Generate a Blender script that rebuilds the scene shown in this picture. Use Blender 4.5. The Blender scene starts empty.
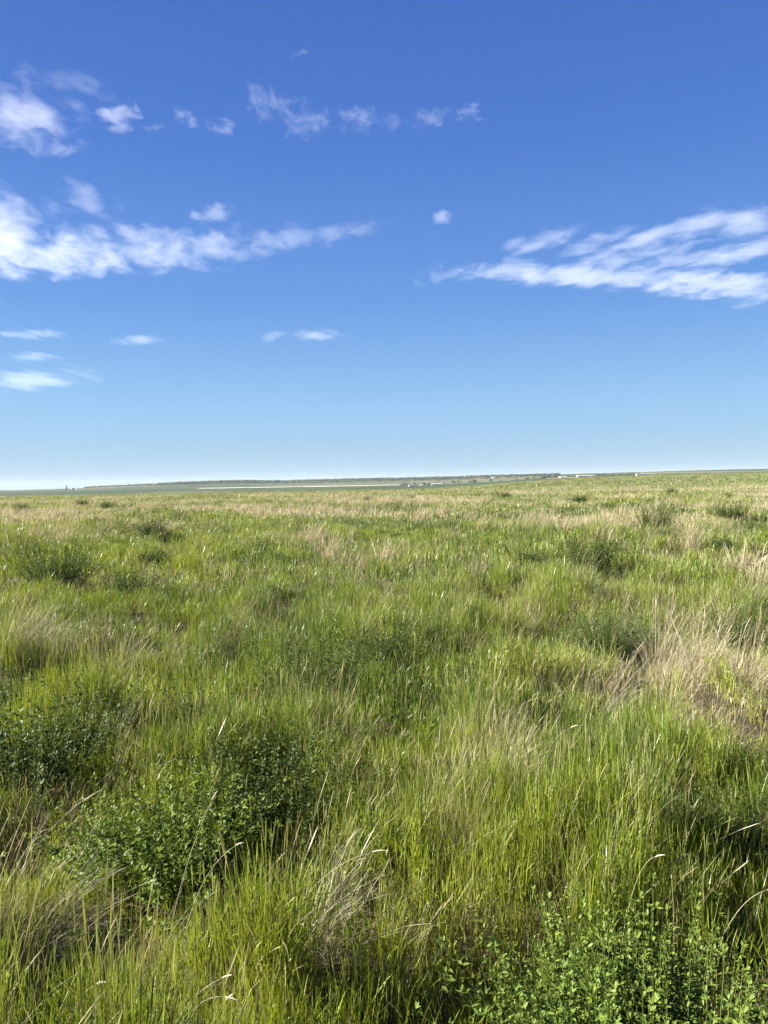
import bpy, math, random
import numpy as np
from mathutils import Vector, Matrix

random.seed(7)
RNG = np.random.default_rng(11)
SC = bpy.context.scene
COL = SC.collection
R = math.radians

# ------------------------------------------------------------------ camera
W_PX, H_PX, F_PX = 768, 1024, 769.0
EYE = 1.60
PITCH, ROLL = -2.15, 0.95
cam = bpy.data.cameras.new("camera")
cam.sensor_fit = 'VERTICAL'
cam.sensor_height = 24.0
cam.lens = 24.0 * F_PX / H_PX
cam.clip_start = 0.05
cam.clip_end = 90000
cam_o = bpy.data.objects.new("camera", cam)
COL.objects.link(cam_o)
SC.camera = cam_o
# ground height under the camera is ~0
CAM_ROT = (Matrix.Rotation(R(90 + PITCH), 3, 'X') @ Matrix.Rotation(R(-ROLL), 3, 'Z'))
cam_o.matrix_world = Matrix.Translation((0, 0, EYE)) @ CAM_ROT.to_4x4()


def ray(px, py):
    d = CAM_ROT @ Vector(((px - W_PX / 2) / F_PX, -(py - H_PX / 2) / F_PX, -1.0))
    return d


def on_plane(px, py, z):
    d = ray(px, py)
    k = (z - EYE) / d.z
    return d.x * k, d.y * k


def at_dist(px, dist):
    """ground x for a picture column at forward distance"""
    d = ray(px, 484)
    return d.x / d.y * dist


# ------------------------------------------------------------------ noise
def _hash(ix, iy, seed):
    n = (ix * 374761393 + iy * 668265263 + seed * 1442695041) & 0xFFFFFFFF
    n = ((n ^ (n >> 13)) * 1274126177) & 0xFFFFFFFF
    return ((n ^ (n >> 16)) & 0xFFFF) / 65535.0


def vnoise(x, y, seed=0):
    x = np.asarray(x, float); y = np.asarray(y, float)
    ix = np.floor(x).astype(np.int64); iy = np.floor(y).astype(np.int64)
    fx = x - ix; fy = y - iy
    fx = fx * fx * (3 - 2 * fx); fy = fy * fy * (3 - 2 * fy)
    a = _hash(ix, iy, seed); b = _hash(ix + 1, iy, seed)
    c = _hash(ix, iy + 1, seed); d = _hash(ix + 1, iy + 1, seed)
    return (a * (1 - fx) + b * fx) * (1 - fy) + (c * (1 - fx) + d * fx) * fy


def fbm(x, y, seed=0, octv=4):
    s = 0; a = 0.5; t = 0
    for o in range(octv):
        s = s + a * vnoise(x * 2 ** o + 17.3 * o, y * 2 ** o - 9.1 * o, seed + o)
        t += a; a *= 0.5
    return s / t


def sstep(a, b, x):
    t = np.clip((x - a) / (b - a), 0, 1)
    return t * t * (3 - 2 * t)


# ------------------------------------------------------------------ terrain
def terrain(x, y):
    x = np.asarray(x, float); y = np.asarray(y, float)
    d = np.sqrt(x * x + y * y) + 1e-6
    u = x / np.maximum(np.abs(y), 1.0)
    near = 1 - sstep(60, 160, d)
    h = ((fbm(x / 2.6, y / 2.6, 3, 3) - 0.5) * 0.24 + (fbm(x / 0.75, y / 0.75, 13, 2) - 0.5) * 0.42 * sstep(0.5, 2.0, d)) * near
    h = h + (fbm(x / 14.0, y / 14.0, 5, 2) - 0.5) * 0.45 * sstep(6, 25, d) * near
    front = sstep(-20, 60, y)
    # left and middle: the field tips over an edge into a broad flat
    left = 1 - sstep(0.02, 0.22, u)
    h = h - 9.0 * sstep(120, 700, d) * left * front
    right = sstep(0.0, 0.40, u)
    h = h + 5.5 * sstep(150, 800, d) * right * front + 10.0 * sstep(800, 2600, d) * right * front
    h = h - 2.0 * sstep(150, 900, d) * (1 - left) * (1 - right) * front
    # long ridge far off
    ridge = sstep(4500, 6200, d)
    prof = 42 * sstep(-0.50, -0.17, u) * (0.85 + 0.3 * fbm(u * 9 + 3, u * 0 + 1, 9, 3))
    h = h + ridge * prof * front
    h = h + (fbm(x / 400.0, y / 400.0, 21, 3) - 0.5) * 5 * sstep(500, 3000, d)
    return h


# ------------------------------------------------------------------ helpers
def mesh_np(name, verts, faces_sizes, faces_idx, smooth=True, cols=None, uvs=None):
    me = bpy.data.meshes.new(name)
    nv = len(verts)
    me.vertices.add(nv)
    me.vertices.foreach_set("co", np.ascontiguousarray(verts, np.float32).ravel())
    me.loops.add(len(faces_idx))
    me.loops.foreach_set("vertex_index", np.ascontiguousarray(faces_idx, np.int32))
    me.polygons.add(len(faces_sizes))
    st = np.zeros(len(faces_sizes), np.int32)
    st[1:] = np.cumsum(faces_sizes)[:-1]
    me.polygons.foreach_set("loop_start", st)
    if smooth:
        me.polygons.foreach_set("use_smooth", np.ones(len(faces_sizes), bool))
    if cols is not None:
        a = me.attributes.new("col", 'FLOAT_COLOR', 'POINT')
        c4 = np.ones((nv, 4), np.float32); c4[:, :3] = cols
        a.data.foreach_set("color", c4.ravel())
    me.update(calc_edges=True)
    return me


def link(name, me, mat=None, parent=None, loc=None):
    o = bpy.data.objects.new(name, me)
    COL.objects.link(o)
    if mat is not None and me is not None and len(me.materials) == 0:
        me.materials.append(mat)
    if parent is not None:
        o.parent = parent
    if loc is not None:
        o.location = loc
    return o


def tag(o, label=None, cat=None, group=None, kind=None):
    for k, v in (("label", label), ("category", cat), ("group", group), ("kind", kind)):
        if v:
            o[k] = v
    return o


def new_mat(name):
    m = bpy.data.materials.new(name); m.use_nodes = True
    nt = m.node_tree; nt.nodes.clear()
    return m, nt, nt.nodes.new, nt.links.new


def plant_material(name, trans=0.4, rough=0.5, spec=0.25, var=0.35, tint=(1.15, 1.1, 0.55)):
    """two-sided leaf: diffuse + gloss on the face, part of the light comes through"""
    m, nt, N, L = new_mat(name)
    out = N('ShaderNodeOutputMaterial')
    at = N('ShaderNodeAttribute'); at.attribute_name = 'col'
    geo = N('ShaderNodeNewGeometry')
    noi = N('ShaderNodeTexNoise'); noi.inputs['Scale'].default_value = 9.0; noi.inputs['Detail'].default_value = 2
    L(geo.outputs['Position'], noi.inputs['Vector'])
    mr = N('ShaderNodeMapRange'); mr.inputs['To Min'].default_value = 1 - var; mr.inputs['To Max'].default_value = 1 + var
    L(noi.outputs['Fac'], mr.inputs['Value'])
    mul = N('ShaderNodeVectorMath'); mul.operation = 'SCALE'
    L(at.outputs['Color'], mul.inputs[0]); L(mr.outputs[0], mul.inputs['Scale'])
    p = N('ShaderNodeBsdfPrincipled'); p.inputs['Roughness'].default_value = rough
    p.inputs['Specular IOR Level'].default_value = spec
    L(mul.outputs[0], p.inputs['Base Color'])
    tm = N('ShaderNodeVectorMath'); tm.operation = 'MULTIPLY'; tm.inputs[1].default_value = tint
    L(mul.outputs[0], tm.inputs[0])
    t = N('ShaderNodeBsdfTranslucent'); L(tm.outputs[0], t.inputs['Color'])
    mx = N('ShaderNodeMixShader'); mx.inputs[0].default_value = trans
    L(p.outputs[0], mx.inputs[1]); L(t.outputs[0], mx.inputs[2]); L(mx.outputs[0], out.inputs['Surface'])
    return m


def plain_material(name, col, rough=0.7, var=0.12, scale=0.6):
    m, nt, N, L = new_mat(name)
    out = N('ShaderNodeOutputMaterial'); p = N('ShaderNodeBsdfPrincipled')
    p.inputs['Roughness'].default_value = rough
    geo = N('ShaderNodeNewGeometry')
    noi = N('ShaderNodeTexNoise'); noi.inputs['Scale'].default_value = scale; noi.inputs['Detail'].default_value = 5
    L(geo.outputs['Position'], noi.inputs['Vector'])
    rp = N('ShaderNodeValToRGB')
    rp.color_ramp.elements[0].position = 0.3; rp.color_ramp.elements[1].position = 0.7
    rp.color_ramp.elements[0].color = tuple(c * (1 - var) for c in col) + (1,)
    rp.color_ramp.elements[1].color = tuple(min(1, c * (1 + var)) for c in col) + (1,)
    L(noi.outputs['Fac'], rp.inputs[0]); L(rp.outputs[0], p.inputs['Base Color']); L(p.outputs[0], out.inputs['Surface'])
    return m


M_GRASS = plant_material("grass_leaf", 0.31, 0.42, 0.35)
M_DRY = plant_material("dry_straw", 0.30, 0.6, 0.2, 0.25, (1.05, 1.0, 0.8))
M_LEAF = plant_material("bush_leaf", 0.33, 0.5, 0.15, 0.3)
M_STEM = plant_material("bush_stem", 0.1, 0.6, 0.2, 0.3)

# ------------------------------------------------------------------ patches read off the field
# (picture x, y of the patch, half width in m, half depth in m, weight)
def P(px, py, rx, ry, w=1.0, z=0.32):
    x, y = on_plane(px, py, z)
    return (x, y, rx, ry, w)


DRY = [P(700, 640, 0.9, 0.75, 1.0), P(640, 655, 0.5, 0.5, 0.8), P(760, 690, 0.4, 0.5, 0.8), P(490, 735, 0.16, 0.35, 0.55),
       P(455, 800, 0.12, 0.25, 0.4), P(580, 655, 0.28, 0.3, 0.55),
       P(430, 510, 2.6, 2.0, 0.9), P(540, 515, 2.6, 2.0, 0.9), P(310, 536, 0.9, 1.0, 0.8), P(360, 555, 0.9, 1.0, 0.5),
       P(740, 555, 0.6, 0.8, 0.6), P(640, 520, 2.0, 2.0, 0.7), P(20, 790, 0.22, 0.25, 0.75), P(30, 640, 0.35, 0.5, 0.6),
       P(60, 640, 0.3, 0.3, 0.5), P(330, 870, 0.22, 0.16, 0.55), P(170, 880, 0.2, 0.14, 0.6), P(60, 530, 1.3, 1.4, 0.7),
       P(80, 508, 3.0, 3.0, 0.8), P(200, 500, 5.0, 5.0, 0.9), P(320, 497, 6.0, 6.0, 0.9), P(160, 525, 1.3, 1.5, 0.6),
       P(430, 900, 0.12, 0.12, 0.6), P(20, 900, 0.2, 0.2, 0.5), P(120, 640, 0.3, 0.4, 0.4), P(200, 545, 0.9, 1.0, 0.5),
       P(700, 487, 20, 7, 0.8), P(500, 560, 0.8, 0.7, 0.35), P(700, 600, 0.5, 0.4, 0.5)]
GAP = [P(428, 790, 0.13, 0.32, 1.0, 0.1), P(705, 805, 0.17, 0.22, 1.0, 0.1), P(275, 790, 0.2, 0.32, 1.0, 0.1),
       P(25, 985, 0.30, 0.26, 1.0, 0.1), P(738, 945, 0.17, 0.24, 1.0, 0.1), P(50, 790, 0.2, 0.3, 1.0, 0.1),
       P(60, 585, 0.5, 0.4, 0.9, 0.1), P(140, 592, 0.35, 0.3, 0.7, 0.1), P(325, 668, 0.25, 0.25, 0.8, 0.1),
       P(600, 575, 0.6, 0.35, 0.8, 0.1), P(585, 760, 0.10, 0.3, 0.8, 0.1), P(40, 650, 0.3, 0.22, 0.7, 0.1),
       P(375, 950, 0.10, 0.08, 0.8, 0.1), P(5, 870, 0.12, 0.2, 0.8, 0.1), P(440, 690, 0.25, 0.2, 0.5, 0.1),
       P(200, 890, 0.16, 0.10, 0.7, 0.1), P(270, 705, 0.4, 0.18, 0.6, 0.1), P(400, 640, 0.35, 0.2, 0.5, 0.1)]
LUSH = [P(115, 900, 0.10, 0.3, 1.0), P(300, 950, 0.35, 0.3, 0.8), P(450, 920, 0.3, 0.35, 0.9), P(640, 800, 0.5, 0.4, 0.9),
        P(470, 830, 0.25, 0.3, 0.9), P(745, 900, 0.12, 0.35, 0.8), P(80, 690, 0.5, 0.5, 0.8), P(230, 600, 0.9, 0.8, 0.6),
        P(260, 680, 0.5, 0.4, 0.6), P(400, 720, 0.35, 0.3, 0.6), P(500, 610, 0.6, 0.6, 0.6), P(380, 600, 0.7, 0.7, 0.5),
        P(720, 740, 0.3, 0.3, 0.7), P(160, 650, 0.4, 0.4, 0.5)]


def blobs(lst, x, y):
    s = np.zeros_like(x)
    jx = (fbm(x * 3.1, y * 3.1, 41, 3) - 0.5) * 0.9
    jy = (fbm(x * 3.1 + 50, y * 3.1, 43, 3) - 0.5) * 0.9
    for (bx, by, rx, ry, w) in lst:
        q = ((x - bx) / rx + jx) ** 2 + ((y - by) / ry + jy) ** 2
        s = np.maximum(s, w * np.exp(-q * 0.9))
    return s


BUSH_SPOTS = [(650, 950, 0.46, 0.4), (590, 905, 0.36, 0.4), (185, 800, 0.42, 0.4), (125, 815, 0.32, 0.3), (30, 732, 0.53, 0.4), (270, 748, 0.46, 0.4), (55, 570, 0.63, 0.4), (132, 578, 0.5, 0.4), (588, 557, 0.63, 0.4), (618, 559, 0.55, 0.4), (318, 650, 0.48, 0.4), (655, 524, 0.71, 0.4), (730, 512, 0.71, 0.4), (610, 618, 0.42, 0.4), (735, 602, 0.46, 0.4), (570, 745, 0.29, 0.3), (715, 790, 0.29, 0.25), (385, 630, 0.42, 0.4), (205, 688, 0.36, 0.4), (20, 655, 0.29, 0.4)]

# ------------------------------------------------------------------ blades
def ribbon_mesh(base, L, az, th0, bend, width, col0, col1, levels, prof, sidejit=1.0, twist=None):
    """every blade: a tapering ribbon whose angle from upright grows along it"""
    n = len(L); S = len(levels) - 1
    pts = np.zeros((n, S + 1, 3), np.float32)
    pts[:, 0] = base
    dirx, diry = np.cos(az), np.sin(az)
    for i in range(S):
        t = 0.5 * (levels[i] + levels[i + 1]); ds = (levels[i + 1] - levels[i]) * L
        th = th0 + bend * t ** 1.6
        st, ct = np.sin(th), np.cos(th)
        pts[:, i + 1, 0] = pts[:, i, 0] + dirx * st * ds
        pts[:, i + 1, 1] = pts[:, i, 1] + diry * st * ds
        pts[:, i + 1, 2] = pts[:, i, 2] + ct * ds
    sa = az + np.pi / 2 + (RNG.random(n) - 0.5) * np.pi * sidejit
    tw = np.zeros(n) if twist is None else twist
    verts = np.zeros((n, 2 * S + 1, 3), np.float32)
    cols = np.zeros((n, 2 * S + 1, 3), np.float32)
    for i in range(S):
        a = sa + tw * levels[i]
        hw = 0.5 * width * prof[i]
        off = np.stack([np.cos(a) * hw, np.sin(a) * hw, np.zeros(n)], 1)
        verts[:, 2 * i] = pts[:, i] - off
        verts[:, 2 * i + 1] = pts[:, i] + off
        c = col0 + (col1 - col0) * levels[i]
        cols[:, 2 * i] = c; cols[:, 2 * i + 1] = c
    verts[:, 2 * S] = pts[:, S]; cols[:, 2 * S] = col1
    nv = 2 * S + 1
    loc = []; sizes = []
    for i in range(S - 1):
        loc += [2 * i, 2 * i + 1, 2 * i + 3, 2 * i + 2]; sizes.append(4)
    loc += [2 * S - 2, 2 * S - 1, 2 * S]; sizes.append(3)
    idx = (np.arange(n)[:, None] * nv + np.array(loc)[None, :]).ravel()
    sz = np.tile(np.array(sizes), n)
    return verts.reshape(-1, 3), sz, idx, cols.reshape(-1, 3)


class Bag:
    def __init__(s): s.v = []; s.z = []; s.i = []; s.c = []; s.n = 0
    def add(s, v, z, i, c):
        s.v.append(v); s.z.append(z); s.i.append(i + s.n); s.c.append(c); s.n += len(v)
    def mesh(s, name):
        return mesh_np(name, np.concatenate(s.v), np.concatenate(s.z), np.concatenate(s.i), True, np.concatenate(s.c))


LEAF3 = ([0, .35, .7, 1], [.8, 1, .8, 0])
LEAF5 = ([0, .2, .45, .68, .86, 1], [.7, .95, 1, .85, .55, 0])
LEAF2 = ([0, .55, 1], [.9, 1, 0])
LEAF1 = ([0, 1], [1, 0])
CULM = ([0, .3, .6, .82, .88, .95, 1], [.45, .45, .4, .35, 1.5, 1.2, 0])
CULM3 = ([0, .5, .84, .92, 1], [.5, .45, .35, 1.4, 0])

GREENS = np.array([[0.150, 0.196, 0.016], [0.120, 0.172, 0.018], [0.078, 0.128, 0.018], [0.050, 0.084, 0.021], [0.142, 0.168, 0.050]])
STRAWS = np.array([[0.29, 0.255, 0.15], [0.25, 0.215, 0.125], [0.35, 0.32, 0.22], [0.21, 0.175, 0.105], [0.29, 0.27, 0.18]])
BLEACHED = np.array([[0.34, 0.32, 0.24], [0.28, 0.26, 0.19], [0.40, 0.38, 0.30], [0.22, 0.195, 0.14], [0.31, 0.30, 0.25]])

green = Bag(); dry = Bag()


def ring(d0, d1, dens, per, wid, leaf, culm, culm_share, radius, lscale=1.0, margin=1.6):
    """tufts scattered in a ring of the field; each tuft carries PER blades of one stand"""
    xm = 0.56 * d1 + margin
    nt = int(2 * xm * (d1 - d0 * 0.6) * dens / per)
    tx = RNG.uniform(-xm, xm, nt); ty = RNG.uniform(d0 * 0.6, d1, nt)
    dd = np.hypot(tx, ty) * (1 + 0.10 * (RNG.random(nt) - 0.5))
    keep = (dd > d0) & (dd < d1) & (np.abs(tx) < 0.56 * ty + margin) & (ty > 0.45)
    tx, ty = tx[keep], ty[keep]
    gap = blobs(GAP, tx, ty)
    n2 = fbm(tx / 0.7, ty / 0.7, 61, 3)
    gap = np.maximum(gap, sstep(0.60, 0.73, n2) * 0.6)
    clump = sstep(0.40, 0.60, fbm(tx / 0.13, ty / 0.13, 67, 2))   # bunches with bare soil and thatch between
    clump = np.maximum(clump, sstep(8, 20, np.hypot(tx, ty)))
    c2 = sstep(0.36, 0.62, fbm(tx / 0.42, ty / 0.42, 69, 2)); c3 = sstep(0.35, 0.62, fbm(tx / 1.1, ty / 1.1, 73, 2))
    c2 = np.where(np.hypot(tx, ty) > 14, c3, c2)
    clump = clump * (0.35 + 0.65 * c2)
    keep = RNG.random(len(tx)) > 1 - (1 - gap * 0.92) * (np.where(np.hypot(tx, ty) > 4, 0.42, 0.25) + np.where(np.hypot(tx, ty) > 4, 0.58, 0.75) * clump)
    tx, ty, gap, clump = tx[keep], ty[keep], gap[keep], clump[keep]
    nt = len(tx)
    dryw = blobs(DRY, tx, ty)
    lush = blobs(LUSH, tx, ty)
    d = np.hypot(tx, ty)
    base_dry = 0.025 + 0.40 * sstep(9, 45, d) * (1 - 0.6 * sstep(110, 220, d)) + 0.06 * sstep(3.5, 9, d)
    nd = fbm(tx / 1.9, ty / 1.3, 71, 4)
    farw = sstep(14, 30, d)
    nd = nd * (1 - farw) + farw * (0.5 + 1.7 * (fbm(tx / 5.0, ty / 4.0, 75, 3) - 0.5))
    dryp = np.clip(base_dry * (0.3 + 1.8 * sstep(0.42, 0.68, nd)) + dryw * 0.95, 0, 0.97)
    dryp *= (1 - 0.6 * lush)
    isdry = RNG.random(nt) < dryp
    # shade of green: patches of yellow-green, mid green and blue-green
    ng = fbm(tx / 1.2 + 30, ty / 1.2, 81, 4) + 0.35 * lush * (lush > 0.2) + (RNG.random(nt) - 0.5) * 0.22
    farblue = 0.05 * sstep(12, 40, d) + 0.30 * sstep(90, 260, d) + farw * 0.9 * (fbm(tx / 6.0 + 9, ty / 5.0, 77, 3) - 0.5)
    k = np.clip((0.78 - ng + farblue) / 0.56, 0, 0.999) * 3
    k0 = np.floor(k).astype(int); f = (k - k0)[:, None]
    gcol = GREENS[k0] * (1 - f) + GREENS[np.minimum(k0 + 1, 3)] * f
    pale = RNG.random(nt) < 0.14 + 0.15 * sstep(10, 40, d)
    gcol[pale] = GREENS[4]
    scol = STRAWS[RNG.integers(0, 5, nt)]
    hnoise = 0.55 * sstep(0.3, 0.7, fbm(tx / 0.55, ty / 0.55, 91, 3)) + 0.45 * sstep(0.3, 0.7, fbm(tx / 2.2, ty / 2.2, 95, 2))
    bsh = np.zeros(nt)
    for (bx_, by_, br_) in BUSHES:
        near_ = by_ < 3.2
        q = ((tx - bx_ + (0.3 * br_ if near_ else 0)) / (br_ * (1.25 if near_ else 1))) ** 2 + ((ty - by_ + 0.35 * br_) / (br_ * 1.15)) ** 2
        bsh = np.maximum(bsh, np.exp(-q ** 2) * (1.9 if near_ else 1.0))
    H = (0.09 + 0.36 * hnoise) * (1 - 0.35 * bsh) * (0.62 + 0.46 * clump) * (1 - 0.55 * gap) * (1 + 0.22 * lush) * lscale
    H[isdry] *= 1.12
    lean_az = RNG.uniform(0, 2 * np.pi, nt)
    # repeat for the blades
    m = RNG.integers(int(per * 0.6), int(per * 1.4) + 1, nt)
    ti = np.repeat(np.arange(nt), m); n = len(ti)
    rr = radius * np.sqrt(RNG.random(n)) * (0.5 + RNG.random(nt)[ti]); ra = RNG.uniform(0, 2 * np.pi, n)
    bx = tx[ti] + rr * np.cos(ra); by = ty[ti] + rr * np.sin(ra)
    bz = terrain(bx, by) - 0.015
    base = np.stack([bx, by, bz], 1)
    dr = isdry[ti]
    L = H[ti] * (0.55 + 0.75 * RNG.random(n))
    az = np.where(RNG.random(n) < 0.55, ra, lean_az[ti] + RNG.normal(0, 0.6, n))
    # the wind leans the dry stalks to the right
    windy = dr & (RNG.random(n) < 0.7)
    az = np.where(windy, RNG.normal(0.15, 0.7, n), az)
    th0 = np.abs(RNG.normal(0, 0.075, n)) + np.where(dr, np.abs(RNG.normal(0.08, 0.2, n)), 0)
    bend = np.abs(RNG.normal(0.08, 0.22, n)) + np.where(dr, np.abs(RNG.normal(0.3, 0.55, n)), 0)
    broken = RNG.random(n) < 0.09
    th0 = np.where(broken, RNG.uniform(0.35, 1.1, n), th0)
    cul = RNG.random(n) < np.where(dr, culm_share * 1.8, culm_share)
    # short leaves that leave the stems half way up
    herb = sstep(0.50, 0.62, fbm(tx / 0.8 + 11, ty / 0.8, 131, 3)) * (1 - lush)   # patches of small leaved herbs
    hb = (RNG.random(n) < (0.55 * herb * (1 - 0.7 * sstep(8, 16, d)))[ti]) & ~dr
    mid = ((RNG.random(n) < 0.50) & ~dr) | hb
    base[:, 2] += np.where(mid, H[ti] * RNG.uniform(0.25, 0.85, n), 0)
    L = np.where(hb, RNG.uniform(0.025, 0.055, n) * (1 + 0.9 * sstep(8, 20, d)[ti]), np.where(mid, RNG.uniform(0.06, 0.17, n), L))
    th0 = np.where(hb, RNG.uniform(0.1, 1.3, n), np.where(mid, np.abs(RNG.normal(0.28, 0.2, n)), th0))
    cul &= ~mid
    L = np.where(cul, L * 1.22 + 0.03, L)
    bend = np.where(cul, bend * 0.6, bend)
    th0 = np.where(cul, th0 * 0.7, th0)
    width = wid * (0.6 + 0.8 * RNG.random(n)) * np.where(dr, 0.62, 1.0) * np.where(hb, 2.2 - 1.1 * sstep(5, 12, d)[ti], 1.0)
    jit = (0.72 + 0.56 * RNG.random(n))[:, None]
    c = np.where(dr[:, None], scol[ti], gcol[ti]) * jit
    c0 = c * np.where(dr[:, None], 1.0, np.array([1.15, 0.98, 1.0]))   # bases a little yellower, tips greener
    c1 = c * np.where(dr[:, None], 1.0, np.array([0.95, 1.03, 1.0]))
    head = np.where(dr[:, None], np.array([0.28, 0.24, 0.145]), np.array([0.15, 0.16, 0.062])) * jit
    for d_, bag in ((False, green), (True, dry)):
        for cu, shape in ((False, leaf), (True, culm)):
            s = (dr == d_) & (cul == cu)
            if not s.any():
                continue
            bag.add(*ribbon_mesh(base[s], L[s], az[s], th0[s], bend[s], width[s], c0[s], head[s] if cu else c1[s],
                                 shape[0], shape[1], 1.0, RNG.normal(0, 0.8, int(s.sum()))))
    return n


BUSHES = []   # filled from BUSH_SPOTS
for (px_, py_, r_, z_) in BUSH_SPOTS:
    BUSHES.append((*on_plane(px_, py_, z_), r_))

cnt = []
cnt.append(ring(0.7, 4.6, 22000, 22, 0.0023, LEAF5, CULM, 0.16, 0.05, 1.0, 1.4))
cnt.append(ring(4.4, 11, 7500, 18, 0.0033, LEAF3, CULM3, 0.14, 0.07))
cnt.append(ring(10.5, 28, 1250, 12, 0.0075, LEAF2, LEAF2, 0.1, 0.11))
cnt.append(ring(27, 70, 150, 8, 0.020, LEAF2, LEAF2, 0.1, 0.22, 1.0, 3))
cnt.append(ring(68, 190, 16, 6, 0.06, LEAF1, LEAF1, 0.1, 0.6, 1.0, 6))
cnt.append(ring(182, 640, 1.1, 5, 0.24, LEAF1, LEAF1, 0.1, 1.6, 1.35, 10))
print("blades", cnt)
tag(link("meadow_grass", green.mesh("meadow_grass"), M_GRASS), kind="stuff",
    label="tall green meadow grass covering the whole field", cat="grass")
tag(link("dry_grass", dry.mesh("dry_grass"), M_DRY), kind="stuff",
    label="pale straw coloured dry grass mixed through the green meadow", cat="grass")


# ------------------------------------------------------------------ ground
def ground():
    rs = [0.0]
    r = 0.35
    while r < 15000:
        rs.append(r); r *= 1.055
    A = 300
    ang = np.linspace(-math.pi, math.pi, A, endpoint=False) + math.pi / 2
    # finer angular steps towards the view
    t = np.linspace(-1, 1, A, endpoint=False)
    ang = math.pi / 2 + math.pi * (0.45 * t + 0.55 * t ** 3)
    rr = np.array(rs[1:])
    X = rr[:, None] * np.cos(ang)[None]; Y = rr[:, None] * np.sin(ang)[None]
    Z = terrain(X, Y)
    v = np.concatenate([[[0, 0, float(terrain(0., 0.))]], np.stack([X, Y, Z], 2).reshape(-1, 3)])
    idx = []; sz = []
    n = len(rr)
    a = np.arange(A); b = (a + 1) % A
    idx.append(np.stack([np.zeros(A, int), 1 + a, 1 + b], 1).ravel()); sz.append(np.full(A, 3))
    for i in range(n - 1):
        q = np.stack([1 + i * A + a, 1 + (i + 1) * A + a, 1 + (i + 1) * A + b, 1 + i * A + b], 1)
        idx.append(q.ravel()); sz.append(np.full(A, 4))
    me = mesh_np("ground", v, np.concatenate(sz), np.concatenate(idx))
    m, nt, N, L = new_mat("ground_soil_and_far_fields")
    out = N('ShaderNodeOutputMaterial'); p = N('ShaderNodeBsdfPrincipled'); p.inputs['Roughness'].default_value = 0.9
    p.inputs['Specular IOR Level'].default_value = 0.1
    geo = N('ShaderNodeNewGeometry')

    def noise(scale, detail=4, vec=None, rough=0.55):
        n_ = N('ShaderNodeTexNoise'); n_.inputs['Scale'].default_value = scale; n_.inputs['Detail'].default_value = detail
        n_.inputs['Roughness'].default_value = rough
        L(vec or geo.outputs['Position'], n_.inputs['Vector']); return n_.outputs['Fac']

    def ramp(fac, stops):
        r_ = N('ShaderNodeValToRGB'); L(fac, r_.inputs[0])
        e = r_.color_ramp.elements
        e[0].position, e[0].color = stops[0][0], stops[0][1] + (1,)
        e[1].position, e[1].color = stops[-1][0], stops[-1][1] + (1,)
        for pos, c in stops[1:-1]:
            x = e.new(pos); x.color = c + (1,)
        return r_.outputs[0]

    def mixc(f, a_, b_):
        x = N('ShaderNodeMix'); x.data_type = 'RGBA'
        L(f, x.inputs[0]); L(a_, x.inputs[6]); L(b_, x.inputs[7]); return x.outputs[2]

    def step(val, a_, b_):
        x = N('ShaderNodeMapRange'); x.interpolation_type = 'SMOOTHSTEP'; L(val, x.inputs[0])
        x.inputs[1].default_value = a_; x.inputs[2].default_value = b_; return x.outputs[0]
    ln = N('ShaderNodeVectorMath'); ln.operation = 'LENGTH'; L(geo.outputs['Position'], ln.inputs[0]); dist = ln.outputs['Value']
    soil = ramp(noise(22, 6), [(0.3, (0.028, 0.023, 0.014)), (0.55, (0.055, 0.045, 0.026)), (0.75, (0.115, 0.096, 0.058))])
    mead = ramp(noise(0.55, 8, rough=0.7), [(0.28, (0.026, 0.042, 0.013)), (0.45, (0.054, 0.073, 0.020)), (0.58, (0.078, 0.092, 0.029)), (0.72, (0.18, 0.16, 0.08))])
    mead2 = ramp(noise(0.03, 9, rough=0.72), [(0.36, (0.030, 0.050, 0.017)), (0.48, (0.062, 0.084, 0.024)), (0.56, (0.090, 0.102, 0.034)), (0.66, (0.19, 0.17, 0.085))])
    vor = N('ShaderNodeTexVoronoi'); vor.inputs['Scale'].default_value = 0.0011; L(geo.outputs['Position'], vor.inputs['Vector'])
    far = ramp(vor.outputs['Color'], [(0.2, (0.020, 0.034, 0.016)), (0.45, (0.034, 0.050, 0.020)), (0.6, (0.052, 0.060, 0.028)), (0.85, (0.085, 0.082, 0.046))])
    c = mixc(step(dist, 9, 40), soil, mead)
    c = mixc(step(dist, 110, 260), c, mead2)
    c = mixc(step(dist, 700, 1500), c, far)
    L(c, p.inputs['Base Color'])
    bp = N('ShaderNodeBump'); bp.inputs['Strength'].default_value = 0.6; bp.inputs['Distance'].default_value = 0.02
    L(noise(40, 5), bp.inputs['Height']); L(bp.outputs[0], p.inputs['Normal'])
    L(p.outputs[0], out.inputs['Surface'])
    tag(link("ground", me, m), kind="structure", label="rolling prairie ground reaching to the horizon", cat="ground")


ground()


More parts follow.
